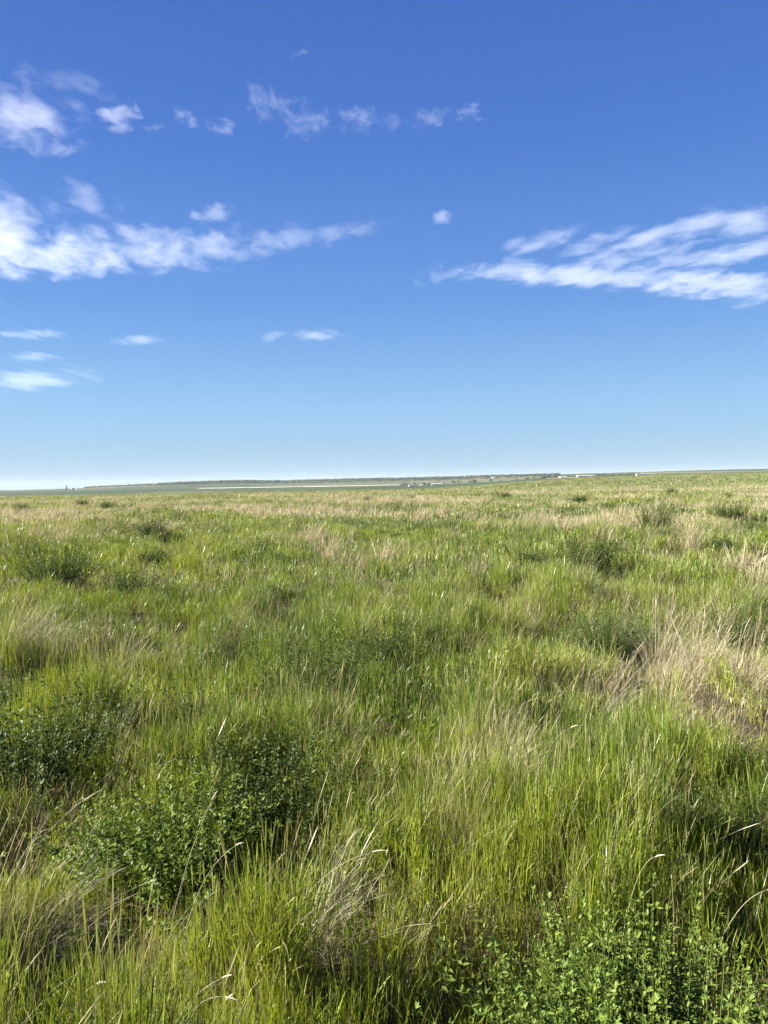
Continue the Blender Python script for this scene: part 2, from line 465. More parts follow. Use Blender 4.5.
# ------------------------------------------------------------------ far fields: pale crop strips draped on the flat
def strip(name, px0, px1, d0, d1, col, label, lift=0.5):
    n, k = 40, 6
    name_seed = px0 * 0.01
    v = []
    for j in range(k):
        for i in range(n):
            px = px0 + (px1 - px0) * i / (n - 1)
            e_ = math.sqrt(max(0.0, 1 - (2 * i / (n - 1) - 1) ** 4)) * (0.75 + 0.5 * float(fbm(i * 0.13, name_seed + 0.5, 7, 2)))
            dm = 0.5 * (d0 + d1)
            dd = dm + (j / (k - 1) - 0.5) * (d1 - d0) * e_
            x = at_dist(px, dd)
            v.append((x, dd, float(terrain(x, dd)) + lift))
    idx = []
    for j in range(k - 1):
        for i in range(n - 1):
            a = j * n + i; idx += [a, a + 1, a + n + 1, a + n]
    me = mesh_np(name, np.array(v), np.full((k - 1) * (n - 1), 4), np.array(idx))
    tag(link(name, me, plain_material(name, col, 0.9, 0.15, 0.01)), kind="structure", label=label, cat="field")


strip("pale_field", 195, 415, 3000, 4500, (0.27, 0.265, 0.24), "long pale bare field lying below the far ridge")
strip("pale_field", 545, 600, 1500, 1750, (0.20, 0.185, 0.125), "small pale field on the far middle rise")
strip("green_field", 430, 520, 2600, 3300, (0.06, 0.10, 0.05), "far flat green crop field")
strip("stubble_field", 392, 412, 900, 1100, (0.20, 0.185, 0.13), "short pale stubble strip in the middle distance")

# ------------------------------------------------------------------ far woods: dark shelter belts along the ridge
def woods():
    bag = Bag()
    ico = []
    def belt(px0, px1, d, hmean, n, seed, depth=150):
        r = np.random.default_rng(seed)
        for i in range(n):
            px = px0 + (px1 - px0) * r.random()
            dd = d + depth * (r.random() - 0.5)
            x = at_dist(px, dd); z = float(terrain(x, dd))
            h = hmean * (0.6 + 0.8 * r.random()); w = h * (0.8 + 0.8 * r.random())
            K = 9
            u = r.normal(size=(K, 3)); u /= np.linalg.norm(u, axis=1)[:, None]
            c = np.array([x, dd, z + h * 0.55]) + u * np.array([w, w, h * 0.5]) * (0.6 + 0.5 * r.random((K, 1)))
            s = h * 0.34 * (0.6 + 0.8 * r.random((K, 1, 1)))
            tri = c[:, None, :] + r.normal(size=(K, 3, 3)) * s
            col = np.array([0.022, 0.036, 0.022]) * (0.7 + 0.6 * r.random((K, 1)))
            bag.add(tri.reshape(-1, 3), np.full(K, 3), np.arange(3 * K), np.repeat(col, 3, 0))
    belt(85, 270, 6000, 6, 1500, 1, 1400)
    belt(160, 560, 6000, 7, 4200, 2, 1500)
    belt(540, 640, 5000, 6, 500, 3, 600)
    belt(400, 560, 2700, 6, 60, 4, 200)
    tag(link("far_woods", bag.mesh("far_woods"), M_LEAF), kind="stuff", label="dark shelter belts of trees along the far ridge", cat="woods")


woods()

# ------------------------------------------------------------------ farm buildings, grain bins
M_WHITE = plain_material("white_metal_siding", (0.46, 0.46, 0.45), 0.5, 0.05, 0.8)
M_ROOF = plain_material("grey_roof_sheet", (0.16, 0.165, 0.18), 0.5, 0.1, 0.8)
M_TINROOF = plain_material("pale_tin_roof", (0.28, 0.285, 0.29), 0.4, 0.06, 0.8)
M_DOOR = plain_material("dark_door_paint", (0.12, 0.12, 0.12), 0.6, 0.1, 2.0)
M_RED = plain_material("red_barn_paint", (0.25, 0.07, 0.05), 0.7, 0.15, 1.0)


def box_faces(v, i, x0, x1, y0, y1, z0, z1):
    b = len(v)
    v += [(x0, y0, z0), (x1, y0, z0), (x1, y1, z0), (x0, y1, z0), (x0, y0, z1), (x1, y0, z1), (x1, y1, z1), (x0, y1, z1)]
    for q in ((0, 3, 2, 1), (4, 5, 6, 7), (0, 1, 5, 4), (1, 2, 6, 5), (2, 3, 7, 6), (3, 0, 4, 7)):
        i.append([b + k for k in q])


def poly(name, v, f, mat, parent=None):
    me = bpy.data.meshes.new(name); me.from_pydata(v, [], f); me.update()
    return link(name, me, mat, parent)


def barn(px, d, w, dep, h, rise, label, wall, roof, rz=0.2, name="farm_building"):
    x = at_dist(px, d)
    e = link(name, None, loc=(x, d, float(terrain(x, d)) - 0.3)); e.rotation_euler.z = rz
    tag(e, label, "building", "farm buildings far out on the plain")
    a, b = w / 2, dep / 2
    v = [(-a, -b, 0), (a, -b, 0), (a, b, 0), (-a, b, 0), (-a, -b, h), (a, -b, h), (a, b, h), (-a, b, h), (-a, 0, h + rise), (a, 0, h + rise)]
    poly("wall", v, [(0, 1, 5, 4), (1, 2, 6, 9, 5), (2, 3, 7, 6), (3, 0, 4, 8, 7), (0, 3, 2, 1)], wall, e)
    o = 0.6; t = 0.25; sl = rise / b; zo = h - o * sl
    v = []
    f = []
    for s in (-1, 1):
        k = len(v)
        v += [(-a - o, s * (b + o), zo + .05), (a + o, s * (b + o), zo + .05), (a + o, 0, h + rise + .05), (-a - o, 0, h + rise + .05)]
        v += [(p_[0], p_[1], p_[2] + t) for p_ in v[k:k + 4]]
        f += [[k + j for j in q] for q in ((0, 1, 2, 3), (4, 7, 6, 5), (0, 4, 5, 1), (1, 5, 6, 2), (3, 2, 6, 7), (0, 3, 7, 4))]
    poly("roof", v, f, roof, e)
    v, f = [], []
    box_faces(v, f, -w * .12, w * .12, -b - .12, -b - .02, 0.1, h * .72)
    poly("door", v, f, M_DOOR, e)
    return e


def cyl(r, z0, z1, r1=None, n=20, x=0, y=0):
    r1 = r if r1 is None else r1
    v = [(x + r * math.cos(2 * math.pi * k / n), y + r * math.sin(2 * math.pi * k / n), z0) for k in range(n)]
    v += [(x + r1 * math.cos(2 * math.pi * k / n), y + r1 * math.sin(2 * math.pi * k / n), z1) for k in range(n)]
    f = [(k, (k + 1) % n, n + (k + 1) % n, n + k) for k in range(n)] + [tuple(range(n, 2 * n)), tuple(range(n - 1, -1, -1))]
    return v, f


def grain_bin(px, d, r, h, label):
    x = at_dist(px, d)
    e = link("grain_bin", None, loc=(x, d, float(terrain(x, d)) - 0.3))
    tag(e, label, "grain bin", "white grain bins on the far horizon")
    v, f = cyl(r, 0, h); poly("shell", v, f, M_WHITE, e)
    v, f = cyl(r * 1.03, h + .05, h + r * .55, r * .1); poly("roof", v, f, M_TINROOF, e)
    return e


d = 4200
barn(66.5, d, 7, 7, 20, 4, "tall narrow pale grain elevator at the far left end of the skyline", M_WHITE, M_TINROOF, 0.3, "grain_elevator")
grain_bin(72.5, d, 7, 12, "shorter rounder white grain bin right of the tall elevator on the left skyline")
grain_bin(77, d + 40, 5, 10, "smallest white grain bin, right end of the group on the left skyline")
barn(411, 2100, 13, 9, 3.4, 2.4, "white farmhouse in the cluster of buildings just right of the pale field strip", M_WHITE, M_ROOF, 0.15, "farm_house")
barn(421, 2100, 10, 8, 2.8, 1.8, "small white shed with pale roof beside the white farmhouse", M_WHITE, M_TINROOF, -0.2)
barn(437, 2120, 30, 11, 3.4, 1.9, "long low white barn in the middle of the horizon", M_WHITE, M_TINROOF, 0.0, "barn")
barn(494, 5200, 22, 16, 9, 4, "tall white building alone on the ridge right of the middle", M_WHITE, M_TINROOF, 0.2)
barn(563, 1750, 16, 9, 2.4, 1.3, "shorter of two bright white barns on the right of the horizon", M_WHITE, M_TINROOF, 0.05, "barn")
barn(585, 1750, 36, 10, 2.7, 1.4, "longer of two bright white barns on the right of the horizon", M_WHITE, M_TINROOF, 0.05, "barn")
barn(645, 1500, 34, 8, 1.8, 0.8, "very long low pale shed at the foot of the right hill", M_WHITE, M_TINROOF, 0.02)


# ------------------------------------------------------------------ leafy bushes
def bush_meshes(seed, stems, height, spread, nodes, leaf_len, leaf_w, col, name, rag=0.5):
    r = np.random.default_rng(seed)
    fol = Bag(); stm = Bag()
    n = stems
    az = r.uniform(0, 2 * np.pi, n); lean = np.abs(r.normal(0, 1, n)) ** 0.8 * spread
    lean = np.minimum(lean, 1.25)
    L = height * (0.9 - 0.5 * rag + rag * r.random(n)) / np.maximum(np.cos(lean) ** 0.4, 0.5)
    b0 = np.stack([np.cos(az), np.sin(az), np.zeros(n)], 1) * (0.05 + 0.10 * r.random(n))[:, None] * height * 2
    S = 5
    pts = [b0]
    for i in range(S):
        t = (i + 0.5) / S
        th = lean * (1.15 - 0.35 * t)
        pts.append(pts[-1] + np.stack([np.cos(az) * np.sin(th), np.sin(az) * np.sin(th), np.cos(th)], 1) * (L / S)[:, None])
    pts = np.stack(pts, 1)
    # stems: three sided tapering tubes
    v = np.zeros((n, S + 1, 3, 3))
    for k in range(3):
        a = 2 * np.pi * k / 3
        rad = np.linspace(0.0022, 0.0008, S + 1) * (leaf_len / 0.02) ** 0.6
        v[:, :, k, 0] = pts[:, :, 0] + rad * math.cos(a); v[:, :, k, 1] = pts[:, :, 1] + rad * math.sin(a); v[:, :, k, 2] = pts[:, :, 2]
    loc = []
    for i in range(S):
        for k in range(3):
            loc += [i * 3 + k, i * 3 + (k + 1) % 3, (i + 1) * 3 + (k + 1) % 3, (i + 1) * 3 + k]
    idx = (np.arange(n)[:, None] * (S + 1) * 3 + np.array(loc)[None]).ravel()
    vv = v.reshape(-1, 3)
    stm.add(vv, np.full(n * S * 3, 4), idx, np.tile(np.array(col) * np.array([1.3, 1.05, 1.0]), (len(vv), 1)))
    # leaflets in threes
    ns = n * nodes
    si = np.repeat(np.arange(n), nodes)
    t = (0.30 + 0.70 * ((np.tile(np.arange(nodes), n) + r.random(ns) * 0.6) / nodes)).clip(0, 0.999) * S
    ti = t.astype(int); tf = (t - ti)[:, None]
    pos = pts[si, ti] * (1 - tf) + pts[si, np.minimum(ti + 1, S)] * tf
    pa = r.uniform(0, 2 * np.pi, ns)
    up = r.uniform(0.0, 1.2, ns)
    top = t / S
    up = up + 0.5 * (top > 0.85)
    pet = np.stack([np.cos(pa) * np.cos(up), np.sin(pa) * np.cos(up), np.sin(up)], 1)
    size = leaf_len * (0.6 + 0.7 * r.random(ns)) * (1.1 - 0.45 * top)
    pos = pos + pet * (size * 0.8)[:, None]
    for off in (-1.0, 0.0, 1.0):
        a = pa + off * (0.9 + 0.3 * r.random(ns)); e = up * 0.7 + r.normal(0, 0.3, ns)
        dr_ = np.stack([np.cos(a) * np.cos(e), np.sin(a) * np.cos(e), np.sin(e)], 1)
        sd = np.stack([-np.sin(a), np.cos(a), r.normal(0, 0.35, ns)], 1)
        nm = np.cross(dr_, sd); nm /= np.linalg.norm(nm, axis=1)[:, None]
        sz = size[:, None]; w = (leaf_w / leaf_len) * sz * 0.5
        fold = 0.35 * w
        q = np.stack([pos, pos + dr_ * sz * .35 + sd * w + nm * fold, pos + dr_ * sz * .75 + sd * w * .8 + nm * fold,
                      pos + dr_ * sz, pos + dr_ * sz * .75 - sd * w * .8 + nm * fold, pos + dr_ * sz * .35 - sd * w + nm * fold], 1)
        idx = (np.arange(ns)[:, None] * 6 + np.array([0, 1, 2, 3, 0, 3, 4, 5])[None]).ravel()
        c = np.array(col)[None] * (0.75 + 0.5 * r.random((ns, 1))) * (1 + np.array([[0.35, 0.18, 0.0]]) * (top[:, None] > 0.75))
        fol.add(q.reshape(-1, 3), np.full(2 * ns, 4), idx, np.repeat(c, 6, 0))
    return stm.mesh(name + "_stem"), fol.mesh(name + "_foliage")


def place_bush(meshes, x, y, s, rz, label, group=None, name="leafy_bush"):
    e = link(name, None, loc=(x, y, float(terrain(x, y)) - 0.02))
    e.rotation_euler.z = rz; e.scale = (s, s, s)
    tag(e, label, "bush", group)
    link("stem", meshes[0], M_STEM, e); link("foliage", meshes[1], M_LEAF, e)
    return e


G_NEAR = (0.076, 0.126, 0.026)
B_NEAR = bush_meshes(101, 190, 0.50, 0.52, 24, 0.023, 0.0085, G_NEAR, "near_bush", 0.3)
B_NEAR2 = bush_meshes(102, 120, 0.44, 0.65, 22, 0.026, 0.0095, (0.076, 0.124, 0.022), "broad_bush")
B_MID = [bush_meshes(110 + k, 130, 0.50, 0.6, 22, 0.021, 0.0085, (0.042, 0.072, 0.016), "mid_bush") for k in range(3)]  # leaf colour darkened to carry the shaded sides of the plants
B_FAR = [bush_meshes(120 + k, 90, 0.42, 0.75, 10, 0.045, 0.018, (0.050, 0.078, 0.027), "far_bush") for k in range(2)]


def pb(meshes, px, py, s, label, group=None, z=0.4):
    x, y = on_plane(px, py, z)
    return place_bush(meshes, x, y, s, random.uniform(0, 6.28), label, group)


pb(B_NEAR, 650, 955, 1.08, "bright clover-leaved bush at the bottom right corner, nearest to the viewer")
pb(B_NEAR, 590, 905, 0.75, "smaller leafy clump touching the back left of the nearest bottom right bush")
pb(B_NEAR2, 185, 800, 1.0, "broad leafy bush in the left foreground with bright small leaves and a dark right side")
pb(B_NEAR2, 125, 815, 0.75, "low leafy clump against the left side of the broad foreground bush", None, 0.3)
pb(B_MID[0], 30, 732, 1.25, "dark leafy bush added as deep shade, cut by left frame edge, behind the bent straw")  # stands where only deep shade lies; its dark leaves paint that shade
pb(B_MID[1], 268, 752, 1.0, "dark leafy bush added as shade right behind the broad foreground bush")  # added dark for the deep shadow on the broad bush's right
pb(B_MID[0], 55, 570, 1.5, "round bush, leaf colour darkened as shade, standing alone in the upper left of the field")
pb(B_MID[1], 132, 578, 1.2, "dark green bush just right of the lone round bush")
pb(B_MID[2], 588, 557, 1.5, "dark bush on the right of the middle field, left one of a touching pair")
pb(B_MID[0], 618, 559, 1.3, "dark bush on the right of the middle field, right one of a touching pair")
pb(B_MID[1], 318, 650, 1.15, "small dark bush in the very middle of the field")
pb(B_MID[2], 655, 524, 1.7, "large dark bush near the skyline on the right, beside pale grass")
pb(B_MID[0], 730, 512, 1.7, "dark rounded bush near the skyline close to the right frame edge")
pb(B_MID[1], 610, 618, 1.0, "dark low bush just left above the big straw patch")
pb(B_MID[2], 735, 602, 1.1, "dark green bush behind the big straw patch at the right frame edge")
pb(B_MID[2], 570, 745, 0.7, "dark narrow bush between the tall straw tuft and the right foreground grass", None, 0.3)
pb(B_MID[0], 715, 790, 0.7, "dark low bush in the hollow at the right foreground", None, 0.25)
pb(B_MID[1], 385, 630, 1.0, "dark low clump in the middle field right of the small central bush")
pb(B_MID[2], 205, 688, 0.85, "small dark bush behind the left foreground, above the broad leafy bush")
pb(B_MID[0], 20, 655, 0.7, "small dark bush at the left frame edge under bent dry stalks")
r_ = random.Random(5)
for k in range(34):
    y = 14 + 60 * r_.random() ** 1.4
    x = y * (r_.random() * 1.06 - 0.53)
    m = B_FAR[k % 2]
    place_bush(m, x, y, r_.uniform(0.6, 1.15) * (1 + y / 120), r_.uniform(0, 6.28),
               "small dull green bush half sunk in the grass of the far field below the horizon", "low bushes scattered through the far field")


# ------------------------------------------------------------------ dry tussocks and single bleached stalks
def tussock_mesh(seed, n, h, radius, lean, bend, wid, name, azc=0.2, azs=1.0, pal=None):
    global RNG
    keep, RNG = RNG, np.random.default_rng(seed)
    r = RNG
    rr = radius * np.sqrt(r.random(n)); ra = r.uniform(0, 2 * np.pi, n)
    base = np.stack([rr * np.cos(ra), rr * np.sin(ra), np.full(n, -0.02)], 1)
    L = h * (0.5 + 0.7 * r.random(n))
    az = np.where(r.random(n) < 0.65, r.normal(azc, azs, n), ra)
    th0 = np.abs(r.normal(lean, 0.2, n)); bd = np.abs(r.normal(bend, 0.5, n))
    c = (STRAWS if pal is None else pal)[r.integers(0, 5, n)] * (0.75 + 0.5 * r.random((n, 1)))
    b = Bag()
    cu = r.random(n) < 0.3
    w = wid * (0.6 + 0.8 * r.random(n))
    b.add(*ribbon_mesh(base[~cu], L[~cu], az[~cu], th0[~cu], bd[~cu], w[~cu], c[~cu], c[~cu], *LEAF5, 1.0, r.normal(0, .8, int((~cu).sum()))))
    b.add(*ribbon_mesh(base[cu], L[cu] * 1.1, az[cu], th0[cu], bd[cu] * .7, w[cu] * .9, c[cu], c[cu] * 1.1, *CULM, 1.0, r.normal(0, .8, int(cu.sum()))))
    RNG = keep
    return b.mesh(name)


T_NEAR = [tussock_mesh(201 + k, 240, 0.60, 0.10, 0.30, 0.7, 0.0022, "dry_tussock") for k in range(3)]
T_FLAT = [tussock_mesh(211 + k, 75, 0.66, 0.12, 0.75, 0.8, 0.0021, "bent_tussock", 0.25, 0.45, BLEACHED) for k in range(2)]
T_MID = [tussock_mesh(221 + k, 150, 0.66, 0.16, 0.3, 0.7, 0.007, "straw_tussock") for k in range(3)]


def tuss(meshes, k, px, py, s, label, group=None, z=0.35, rz=None):
    x, y = on_plane(px, py, z)
    o = link("dry_grass_tussock", meshes[k % len(meshes)], M_DRY, None, (x, y, float(terrain(x, y))))
    o.rotation_euler.z = random.uniform(-0.4, 0.4) if rz is None else rz
    o.scale = (s, s, s)
    return tag(o, label, "grass tussock", group)


tuss(T_FLAT, 0, 2, 795, 1.15, "bleached bent straw tussock at the left frame edge in front of a dark bush", None, 0.4, 0.2)
tuss(T_FLAT, 1, 290, 880, 0.68, "bleached straw bundle leaning right in the middle foreground", None, 0.35, 0.3)
tuss(T_FLAT, 1, 40, 862, 0.6, "grey bleached stems tangled over dark grass at the left edge of the foreground", None, 0.35, 0.6)
tuss(T_FLAT, 0, 12, 905, 0.55, "lowest tangle of grey dead stems in the left foreground shade", None, 0.3, 0.2)
tuss(T_FLAT, 1, 225, 862, 0.55, "wispy grey stems leaning right at the shaded right foot of the broad foreground bush", None, 0.3, 0.0)
tuss(T_FLAT, 0, 160, 888, 0.6, "thin grey straw tussock spread low below the broad foreground bush", None, 0.3, 0.1)
tuss(T_NEAR, 0, 495, 732, 0.8, "tall upright straw tuft right of centre in the near field", None, 0.35)
tuss(T_NEAR, 1, 475, 770, 0.75, "short straw tuft just in front of the tall upright straw tuft", None, 0.3)
tuss(T_NEAR, 2, 660, 625, 1.15, "tallest golden tussock at the left end of the big straw patch", None, 0.4)
tuss(T_NEAR, 0, 700, 650, 1.0, "straw tussock in the middle of the big straw patch", None, 0.35)
tuss(T_NEAR, 1, 745, 660, 1.1, "straw tussock at the right frame edge of the big straw patch", None, 0.35)
tuss(T_FLAT, 1, 600, 670, 1.0, "straw tussock with long stalks arching right at the left foot of the big straw patch", None, 0.35, 0.1)
tuss(T_FLAT, 0, 25, 640, 1.0, "loose bent dry stalks at the left frame edge halfway up the field", None, 0.35, 0.5)
tuss(T_NEAR, 2, 325, 715, 0.7, "thin grey dry tuft in the near middle behind the foreground grass", None, 0.3)
tuss(T_MID, 0, 310, 532, 1.0, "greyish matted tussock in the upper middle of the field", None, 0.35)
for k, (px, py) in enumerate(((418, 512), (440, 507), (470, 514), (480, 522), (528, 514), (545, 519), (560, 522), (640, 517), (90, 508), (60, 512),
                              (150, 505), (225, 502), (350, 503), (300, 500), (330, 548), (380, 545), (160, 528), (60, 535), (740, 548), (755, 560), (690, 535), (600, 535))):
    tuss(T_MID, k, px, py, random.uniform(0.8, 1.15), "upright straw tussock catching the sun in the far part of the field", "straw tussocks in the far part of the field", 0.4)


def tube_mesh(name, pts, rads, col, n=5):
    pts = np.array(pts, float)
    v = []
    for i, p in enumerate(pts):
        t = pts[min(i + 1, len(pts) - 1)] - pts[max(i - 1, 0)]; t /= np.linalg.norm(t)
        a = np.cross(t, (0.3, 0.2, 0.9)); a /= np.linalg.norm(a); b = np.cross(t, a)
        for k in range(n):
            w = 2 * math.pi * k / n
            v.append(p + rads[i] * (a * math.cos(w) + b * math.sin(w)))
    idx = []
    for i in range(len(pts) - 1):
        for k in range(n):
            idx += [i * n + k, i * n + (k + 1) % n, (i + 1) * n + (k + 1) % n, (i + 1) * n + k]
    m = len(pts)
    sizes = [4] * (n * (m - 1)) + [n, n]
    idx += list(range(n))[::-1] + [(m - 1) * n + k for k in range(n)]
    return mesh_np(name, np.array(v), np.array(sizes), np.array(idx), True, np.tile(np.array(col), (len(v), 1)))


def stalk(px0, py0, px1, py1, dist, label, arch=0.06, headlen=0.06, col=(0.38, 0.35, 0.26), r0=0.0011):
    """a bleached stalk from its foot to a seed head: both ends a given distance away"""
    a = ray(px0, py0); b = ray(px1, py1)
    A = Vector((0, 0, EYE)) + a * (dist / a.y); B = Vector((0, 0, EYE)) + b * ((dist - 0.05) / b.y)
    gz = float(terrain(A.x, A.y))
    back = (A - B); back.z = 0
    foot = Vector((A.x + 0.45 * back.x, A.y + 0.04, gz - 0.02))
    mid = A + Vector((0, 0, arch))
    pts = []
    for i in range(14):
        t = i / 13
        pts.append(foot * (1 - t) ** 2 + mid * (2 * t * (1 - t)) + B * t * t)
    e = link("dry_stalk", None, loc=foot)
    tag(e, label, "dry stalk")
    loc = [p - foot for p in pts]
    link("stem", tube_mesh("stem", loc, np.linspace(r0, r0 * 0.55, len(loc)), col), M_DRY, e)
    dr_ = (loc[-1] - loc[-2]).normalized(); hp = []
    for i in range(7):
        hp.append(loc[-1] + dr_ * headlen * i / 6 + Vector((0, 0, -0.25 * headlen * (i / 6) ** 2)))
    link("seed_head", tube_mesh("seed_head", hp, [r0 * .6, r0 * 1.7, r0 * 2.2, r0 * 2.1, r0 * 1.8, r0 * 1.2, r0 * .3], tuple(c * 1.1 for c in col)), M_DRY, e)


stalk(165, 1015, 222, 978, 1.9, "long pale stalk whose seed head points right at the bottom left of the field", 0.03, 0.045)
stalk(175, 1005, 225, 997, 1.85, "pale stalk drooping right just below the long seed head", 0.04, 0.04)
stalk(60, 1010, 95, 985, 1.85, "short thick pale stalk in the bottom left shade", 0.02, 0.05, (0.34, 0.32, 0.24), 0.0016)
stalk(175, 885, 212, 800, 2.4, "thin straight stalk rising in front of the broad foreground bush", 0.02, 0.05)
stalk(190, 890, 235, 846, 2.35, "thin stalk bowed right over the low grey straw", 0.05, 0.04)
stalk(300, 880, 372, 852, 2.4, "white stalk lying to the right above the middle foreground straw bundle", 0.03, 0.06)
stalk(625, 880, 655, 857, 2.3, "crooked bleached stalk behind the nearest bush at the bottom right", 0.05, 0.04)
stalk(675, 915, 672, 880, 2.2, "short broken stalk behind the nearest bush at the bottom right", 0.0, 0.03)
stalk(715, 910, 767, 890, 2.2, "slanting pale stalk reaching the right frame edge in the foreground", 0.02, 0.05)
stalk(535, 748, 570, 728, 3.2, "forked pale stalk leaning right beside the tall upright straw tuft", 0.02, 0.05)


# ------------------------------------------------------------------ clouds: real layers of vapour 2 km up
CLOUD_Z = 2000.0
SUN_AZ, SUN_EL = -84.0, 29.0


def cloud(label, parts, tau=1.6, nscale=1 / 22.0, erode=0.9, stretch=1.6, tilt=0.0, thick=0.25, seed=0):
    nscale *= 1.45; thick *= 0.8
    """PARTS: (picture x, y, half width, half height, tilt in degrees, weight); each is an oval of a flat layer"""
    cx = sum(p[0] * p[2] for p in parts) / sum(p[2] for p in parts)
    cy = sum(p[1] * p[2] for p in parts) / sum(p[2] for p in parts)
    def world(px, py):
        d_ = ray(px, py); k = (CLOUD_Z - EYE) / d_.z
        return Vector((d_.x * k, d_.y * k, CLOUD_Z))
    c0 = world(cx, cy)
    Rng = (c0 - Vector((0, 0, EYE))).length
    m1 = Rng / F_PX
    ell = []
    for (px, py, hw, hh, tl, wgt) in parts:
        ce = world(px, py) - c0
        ct, st = math.cos(R(tl)), math.sin(R(tl))
        U = (world(px + hw * ct, py - hw * st) - world(px - hw * ct, py + hw * st)) * 0.5
        V = (world(px - hh * st, py - hh * ct) - world(px + hh * st, py + hh * ct)) * 0.5
        Wv = Vector((0, 0, thick * hh * m1))
        M = Matrix((U, V, Wv)).transposed()
        ell.append((ce, U, V, Wv, M.inverted(), wgt))
    # hull: the footprint of all ovals as a closed slab
    GR = 1.45
    xs = [ce.x + s1 * U.x * GR + s2 * V.x * GR for ce, U, V, Wv, Mi, w in ell for s1 in (-1, 1) for s2 in (-1, 1)]
    ys = [ce.y + s1 * U.y * GR + s2 * V.y * GR for ce, U, V, Wv, Mi, w in ell for s1 in (-1, 1) for s2 in (-1, 1)]
    nx = ny = 60
    gx = np.linspace(min(xs), max(xs), nx); gy = np.linspace(min(ys), max(ys), ny)
    X, Y = np.meshgrid(gx, gy, indexing='ij')
    Tz = np.zeros_like(X); F = np.full_like(X, -9.0)
    for ce, U, V, Wv, Mi, w in ell:
        lx = Mi[0][0] * (X - ce.x) + Mi[0][1] * (Y - ce.y); ly = Mi[1][0] * (X - ce.x) + Mi[1][1] * (Y - ce.y)
        q = GR ** 2 - lx ** 2 - ly ** 2
        F = np.maximum(F, q); Tz = np.maximum(Tz, Wv.z * np.sqrt(np.maximum(q, 0.0)))
    cell = (F[:-1, :-1] > 0) | (F[1:, :-1] > 0) | (F[:-1, 1:] > 0) | (F[1:, 1:] > 0)
    Tz = np.maximum(Tz, 6.0)
    used = {}
    v = []
    def vid(i, j, s):
        k = (i, j, s)
        if k not in used:
            used[k] = len(v); v.append((X[i, j], Y[i, j], s * Tz[i, j]))
        return used[k]
    f = []
    for i in range(nx - 1):
        for j in range(ny - 1):
            if not cell[i, j]:
                continue
            f.append([vid(i, j, 1), vid(i + 1, j, 1), vid(i + 1, j + 1, 1), vid(i, j + 1, 1)])
            f.append([vid(i, j + 1, -1), vid(i + 1, j + 1, -1), vid(i + 1, j, -1), vid(i, j, -1)])
            for (di, dj, a, b) in ((-1, 0, (i, j + 1), (i, j)), (1, 0, (i + 1, j), (i + 1, j + 1)), (0, -1, (i, j), (i + 1, j)), (0, 1, (i + 1, j + 1), (i, j + 1))):
                ii, jj = i + di, j + dj
                if not (0 <= ii < nx - 1 and 0 <= jj < ny - 1 and cell[ii, jj]):
                    f.append([vid(*a, -1), vid(*b, -1), vid(*b, 1), vid(*a, 1)])
    me = bpy.data.meshes.new("cloud"); me.from_pydata(v, [], f); me.update()
    m, nt, N, L = new_mat("cloud_vapour")
    out = N('ShaderNodeOutputMaterial'); tc = N('ShaderNodeTexCoord'); pos = tc.outputs['Object']

    def math_(op, a, b=None, clamp=False):
        x = N('ShaderNodeMath'); x.operation = op; x.use_clamp = clamp
        for k, s in enumerate((a, b)):
            if s is None: continue
            if isinstance(s, (int, float)): x.inputs[k].default_value = s
            else: L(s, x.inputs[k])
        return x.outputs[0]

    def dot(vec, wv, add):
        x = N('ShaderNodeVectorMath'); x.operation = 'DOT_PRODUCT'; L(vec, x.inputs[0]); x.inputs[1].default_value = wv
        return math_('ADD', x.outputs['Value'], add)
    cov = None
    for ce, U, V, Wv, Mi, w in ell:
        off = -(Mi @ ce)
        comb = N('ShaderNodeCombineXYZ')
        for k in range(3):
            L(dot(pos, tuple(Mi[k]), off[k]), comb.inputs[k])
        ln = N('ShaderNodeVectorMath'); ln.operation = 'LENGTH'; L(comb.outputs[0], ln.inputs[0])
        q = math_('SUBTRACT', w + 0.10, ln.outputs['Value'])
        if cov is None: cov = q
        else:
            x = N('ShaderNodeMath'); x.operation = 'SMOOTH_MAX'; L(cov, x.inputs[0]); L(q, x.inputs[1]); x.inputs[2].default_value = 0.15
            cov = x.outputs[0]
    # billows: noise in the layer's own scale, drawn out along the wind
    mp = N('ShaderNodeMapping'); mp.vector_type = 'TEXTURE'
    e = math.asin((CLOUD_Z - EYE) / Rng)
    k = m1 / nscale
    mp.inputs['Scale'].default_value = (k * stretch, k / math.sin(e) * 0.8, k * 0.7)
    mp.inputs['Rotation'].default_value = (0, 0, R(tilt))
    mp.inputs['Location'].default_value = (seed * 913.0, seed * 311.0, 0)
    L(pos, mp.inputs['Vector'])
    no = N('ShaderNodeTexNoise'); no.inputs['Scale'].default_value = 1.0; no.inputs['Detail'].default_value = 8.0
    no.inputs['Roughness'].default_value = 0.70; no.inputs['Distortion'].default_value = 0.35
    L(mp.outputs[0], no.inputs['Vector'])
    nz = math_('MULTIPLY', math_('SUBTRACT', no.outputs['Fac'], 0.5), 5.4 * erode)
    dn = math_('ADD', math_('SUBTRACT', cov, 0.12), nz)
    mr = N('ShaderNodeMapRange'); mr.interpolation_type = 'SMOOTHSTEP'; L(dn, mr.inputs[0]); mr.inputs[1].default_value = 0.0; mr.inputs[2].default_value = 0.95
    hmean = sum(p[3] * p[2] for p in parts) / sum(p[2] for p in parts)
    path = 2 * thick * hmean * m1 / math.sin(e)
    den = math_('MULTIPLY', mr.outputs[0], 0.115 * tau / path)
    vol = N('ShaderNodeVolumePrincipled')
    vol.inputs['Color'].default_value = (0.93, 0.945, 0.98, 1); vol.inputs['Anisotropy'].default_value = 0.15
    L(den, vol.inputs['Density']); L(vol.outputs[0], out.inputs['Volume'])
    o = link("cloud", me, m, None, c0)
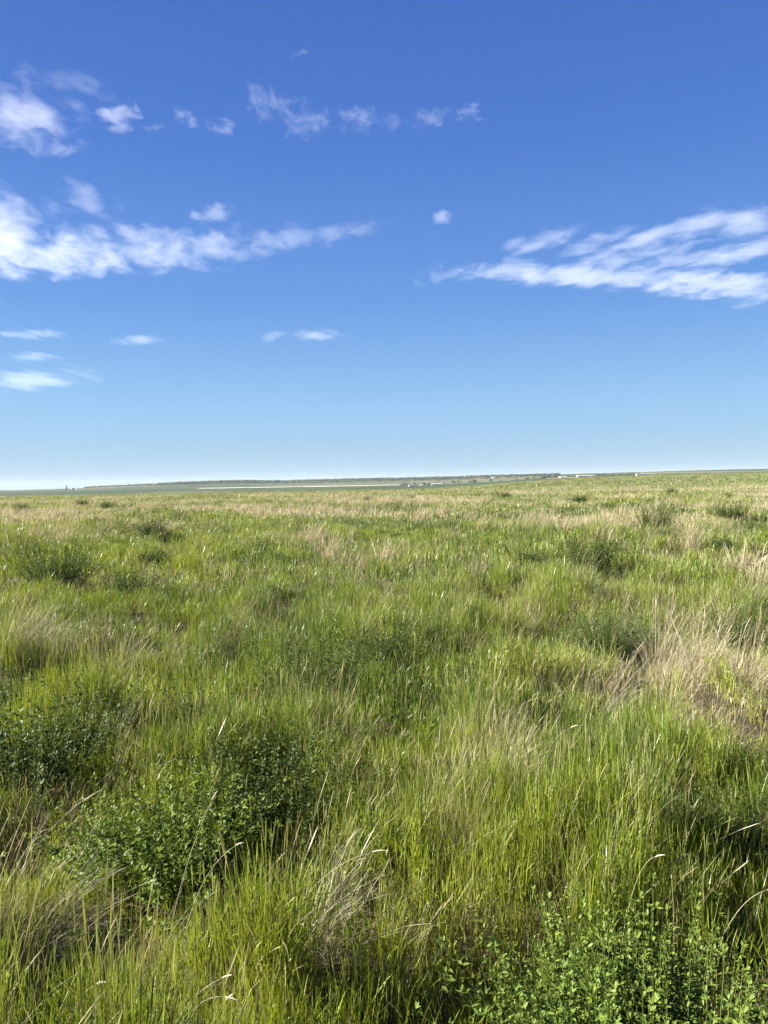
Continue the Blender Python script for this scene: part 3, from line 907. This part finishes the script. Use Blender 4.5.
    tag(o, label, "cloud", "small white clouds across the blue sky")
    return o


cloud("long white cloud bank from the left edge thinning to a point at its right end",
      [(-10, 240, 70, 36, -14, 1.25), (60, 254, 90, 24, 0, 1.25), (150, 250, 80, 20, -3, 1.2), (92, 205, 36, 16, -28, 1.05), (210, 245, 70, 17, 2, 1.15),
       (270, 240, 65, 13, 6, 1.15), (325, 234, 55, 9, 8, 1.15), (290, 226, 40, 6, 5, 1.0), (365, 232, 22, 4, 12, 1.0)],
      1.8, 1 / 24., 0.85, 1.7, 4, 0.25, 1)
cloud("rounded soft cloud cut by the left edge high in the sky", [(22, 120, 52, 32, -18, 1.2), (5, 100, 50, 22, -20, 1.1)], 1.7, 1 / 26., 0.8, 1.3, 0, 0.25, 2)
cloud("faint veil of cloud just right above the rounded high left cloud", [(70, 84, 55, 14, -12, 1.0)], 0.5, 1 / 30., 0.9, 1.6, 0, 0.25, 3)
cloud("small double puff of cloud beside the rounded high left cloud", [(118, 114, 26, 10, 3, 1.15), (118, 128, 16, 7, 0, 1.05), (152, 127, 13, 6, 0, 1.0)], 1.4, 1 / 16., 0.75, 1.4, 0, 0.25, 4)
cloud("tiny faint tuft of cloud, left one of two between the double puff and the cluster", [(188, 118, 12, 9, -25, 1.1)], 0.9, 1 / 14., 0.9, 1.2, 0, 0.25, 5)
cloud("tiny faint tuft of cloud, right one of two between the double puff and the cluster", [(225, 129, 16, 9, -25, 1.1)], 0.9, 1 / 14., 0.9, 1.2, 0, 0.25, 6)
cloud("thin flat cloudlet floating above the long left cloud bank", [(208, 213, 28, 9, 4, 1.15)], 1.2, 1 / 16., 0.8, 1.8, 0, 0.25, 7)
cloud("broken tuft of cloud high in the middle left sky, lower and brighter at its right", [(308, 123, 22, 15, 20, 1.1), (268, 104, 24, 18, -35, 1.0), (298, 98, 18, 9, 0, .9)], 0.8, 1 / 16., 0.95, 1.2, 0, 0.25, 8)
cloud("ragged row of cloud flecks high in the middle of the sky", [(358, 120, 18, 14, 10, 1.05), (388, 121, 14, 8, -15, 1.1), (428, 119, 18, 12, 15, 1.1)], 0.8, 1 / 14., 0.95, 1.3, 0, 0.25, 9)
cloud("slanting fleck of cloud at the right end of the high row", [(466, 112, 18, 8, 35, 1.0), (478, 120, 8, 4, 0, .9)], 1.0, 1 / 13., 0.8, 1.3, 0, 0.25, 10)
cloud("tiny slanting fleck of cloud, topmost in the sky", [(299, 54, 11, 5, 22, 1.0)], 0.8, 1 / 12., 0.7, 1.4, 0, 0.25, 11)
cloud("tiny bright fleck of cloud alone in the middle of the sky", [(442, 217, 11, 6, 5, 1.4)], 1.8, 1 / 12., 0.5, 1.4, 0, 0.25, 12)
cloud("large streaky cloud bank reaching in from the right edge in slanting ribs",
      [(700, 284, 110, 12, -4, 1.39), (580, 275, 90, 11, 0, 1.39), (500, 270, 40, 9, 6, 1.29), (620, 258, 80, 8, 9, 1.29), (545, 241, 34, 8, 22, 1.24), (513, 244, 14, 6, 20, 1.14),
       (600, 242, 48, 8, 20, 1.24), (650, 236, 50, 10, 20, 1.29), (700, 226, 40, 12, 20, 1.24), (752, 218, 40, 14, 14, 1.24), (750, 248, 42, 11, 10, 1.34), (700, 258, 70, 8, 6, 1.24)],
      2.3, 1 / 20., 0.72, 2.2, 18, 0.25, 13)
cloud("short streak of cloud below the right cloud bank at the right edge", [(750, 301, 32, 6, 8, 1.1)], 1.3, 1 / 18., 0.7, 1.8, 10, 0.25, 14)
cloud("faint wisp of cloud off the left tip of the right cloud bank", [(436, 277, 24, 10, 10, 1.05)], 0.8, 1 / 16., 0.9, 1.4, 0, 0.25, 15)
cloud("thin streak of cloud low on the left, topmost of the low left streaks", [(38, 334, 42, 5, 0, 1.15)], 1.2, 1 / 16., 0.8, 2.2, 0, 0.25, 16)
cloud("small flat cloud low on the left, standing apart right of the low streaks", [(140, 341, 27, 6, 3, 1.1)], 1.3, 1 / 16., 0.7, 1.8, 0, 0.25, 17)
cloud("small bright flat cloud low in the middle left of the sky", [(315, 335, 24, 6, 0, 1.2)], 1.5, 1 / 16., 0.55, 1.8, 0, 0.25, 18)
cloud("tiny low fleck of cloud left of the small bright flat cloud", [(273, 336, 12, 6, 20, 1.2)], 0.9, 1 / 13., 0.7, 1.4, 0, 0.25, 19)
cloud("thin short streak of cloud above the thickest low streak on the left", [(30, 357, 44, 5, 0, 1.1)], 1.1, 1 / 16., 0.9, 2.0, 0, 0.25, 20)
cloud("thickest low streak of cloud at the left edge", [(25, 379, 58, 11, 2, 1.2), (95, 378, 16, 4, 0, 1.0)], 1.3, 1 / 20., 0.75, 2.2, 0, 0.25, 21)

# ------------------------------------------------------------------ light and sky
w = bpy.data.worlds.new("World"); SC.world = w; w.use_nodes = True
nt = w.node_tree
bg = nt.nodes['Background']
sky = nt.nodes.new('ShaderNodeTexSky'); sky.sky_type = 'NISHITA'; sky.sun_disc = False
sky.sun_elevation = R(SUN_EL); sky.sun_rotation = R(SUN_AZ)
sky.altitude = 800; sky.air_density = 1.0; sky.dust_density = 0.2; sky.ozone_density = 3.0
SKY_STRENGTH, EXPOSURE = 0.05, 2.55


def lin(c):
    return tuple(((v / 255 + 0.055) / 1.055) ** 2.4 for v in c)


# the deep clear blue of a dry prairie sky by height above the horizon, blended over the Sky Texture
tc = nt.nodes.new('ShaderNodeTexCoord'); sep = nt.nodes.new('ShaderNodeSeparateXYZ'); nt.links.new(tc.outputs['Generated'], sep.inputs[0])
rp = nt.nodes.new('ShaderNodeValToRGB'); nt.links.new(sep.outputs['Z'], rp.inputs[0])
stops = ((0.0, (160, 190, 214)), (0.043, (152, 191, 224)), (0.095, (142, 190, 234)), (0.22, (101, 153, 224)), (0.39, (74, 121, 206)), (0.53, (61, 105, 190)), (1.0, (40, 72, 150)))
el = rp.color_ramp.elements
el[0].position = 0.0; el[0].color = lin(stops[0][1]) + (1,)
el[1].position = 1.0; el[1].color = lin(stops[-1][1]) + (1,)
for p_, c_ in stops[1:-1]:
    e_ = el.new(p_); e_.color = lin(c_) + (1,)
scl = nt.nodes.new('ShaderNodeVectorMath'); scl.operation = 'SCALE'; scl.inputs['Scale'].default_value = 1.0 / (SKY_STRENGTH * 2 ** EXPOSURE)
nt.links.new(rp.outputs[0], scl.inputs[0])
mxs = nt.nodes.new('ShaderNodeMix'); mxs.data_type = 'RGBA'; mxs.inputs[0].default_value = 0.93
nt.links.new(sky.outputs[0], mxs.inputs[6]); nt.links.new(scl.outputs[0], mxs.inputs[7]); nt.links.new(mxs.outputs[2], bg.inputs[0])
bg.inputs[1].default_value = SKY_STRENGTH
sun = bpy.data.lights.new("sun", 'SUN'); sun.energy = 5.0; sun.angle = R(0.53); sun.color = (1.0, 0.93, 0.82)
so = bpy.data.objects.new("sun", sun); COL.objects.link(so)
sv = Vector((math.sin(R(SUN_AZ)) * math.cos(R(SUN_EL)), math.cos(R(SUN_AZ)) * math.cos(R(SUN_EL)), math.sin(R(SUN_EL))))
so.rotation_euler = sv.to_track_quat('Z', 'Y').to_euler(); so.location = (-20, 5, 30)

v, f = [], []
box_faces(v, f, -15600, 15600, -15600, 15600, -40, 140)
hz = bpy.data.meshes.new("haze"); hz.from_pydata(v, [], f); hz.update()
m, nt2, N2, L2 = new_mat("haze_air")
o2 = N2('ShaderNodeOutputMaterial'); pv = N2('ShaderNodeVolumePrincipled')
pv.inputs['Color'].default_value = (0.80, 0.90, 1.0, 1); pv.inputs['Density'].default_value = 1.5e-5
L2(pv.outputs[0], o2.inputs['Volume'])
tag(link("haze", hz, m), kind="stuff", label="thin blue haze in the air over the far plain", cat="haze")

SC.view_settings.view_transform = 'Standard'; SC.view_settings.look = 'None'
SC.view_settings.exposure = EXPOSURE; SC.view_settings.gamma = 1.0; SC.view_settings.use_curve_mapping = False
cy = SC.cycles
cy.max_bounces = 6; cy.diffuse_bounces = 2; cy.glossy_bounces = 2; cy.transmission_bounces = 4; cy.volume_bounces = 3
cy.transparent_max_bounces = 6
cy.volume_step_rate = 0.5; cy.volume_max_steps = 128
cy.use_denoising = True; cy.denoiser = 'OPENIMAGEDENOISE'; cy.denoising_input_passes = 'RGB_ALBEDO_NORMAL'; cy.denoising_prefilter = 'FAST'
cy.sample_clamp_indirect = 6.0
cy.caustics_reflective = False; cy.caustics_refractive = False
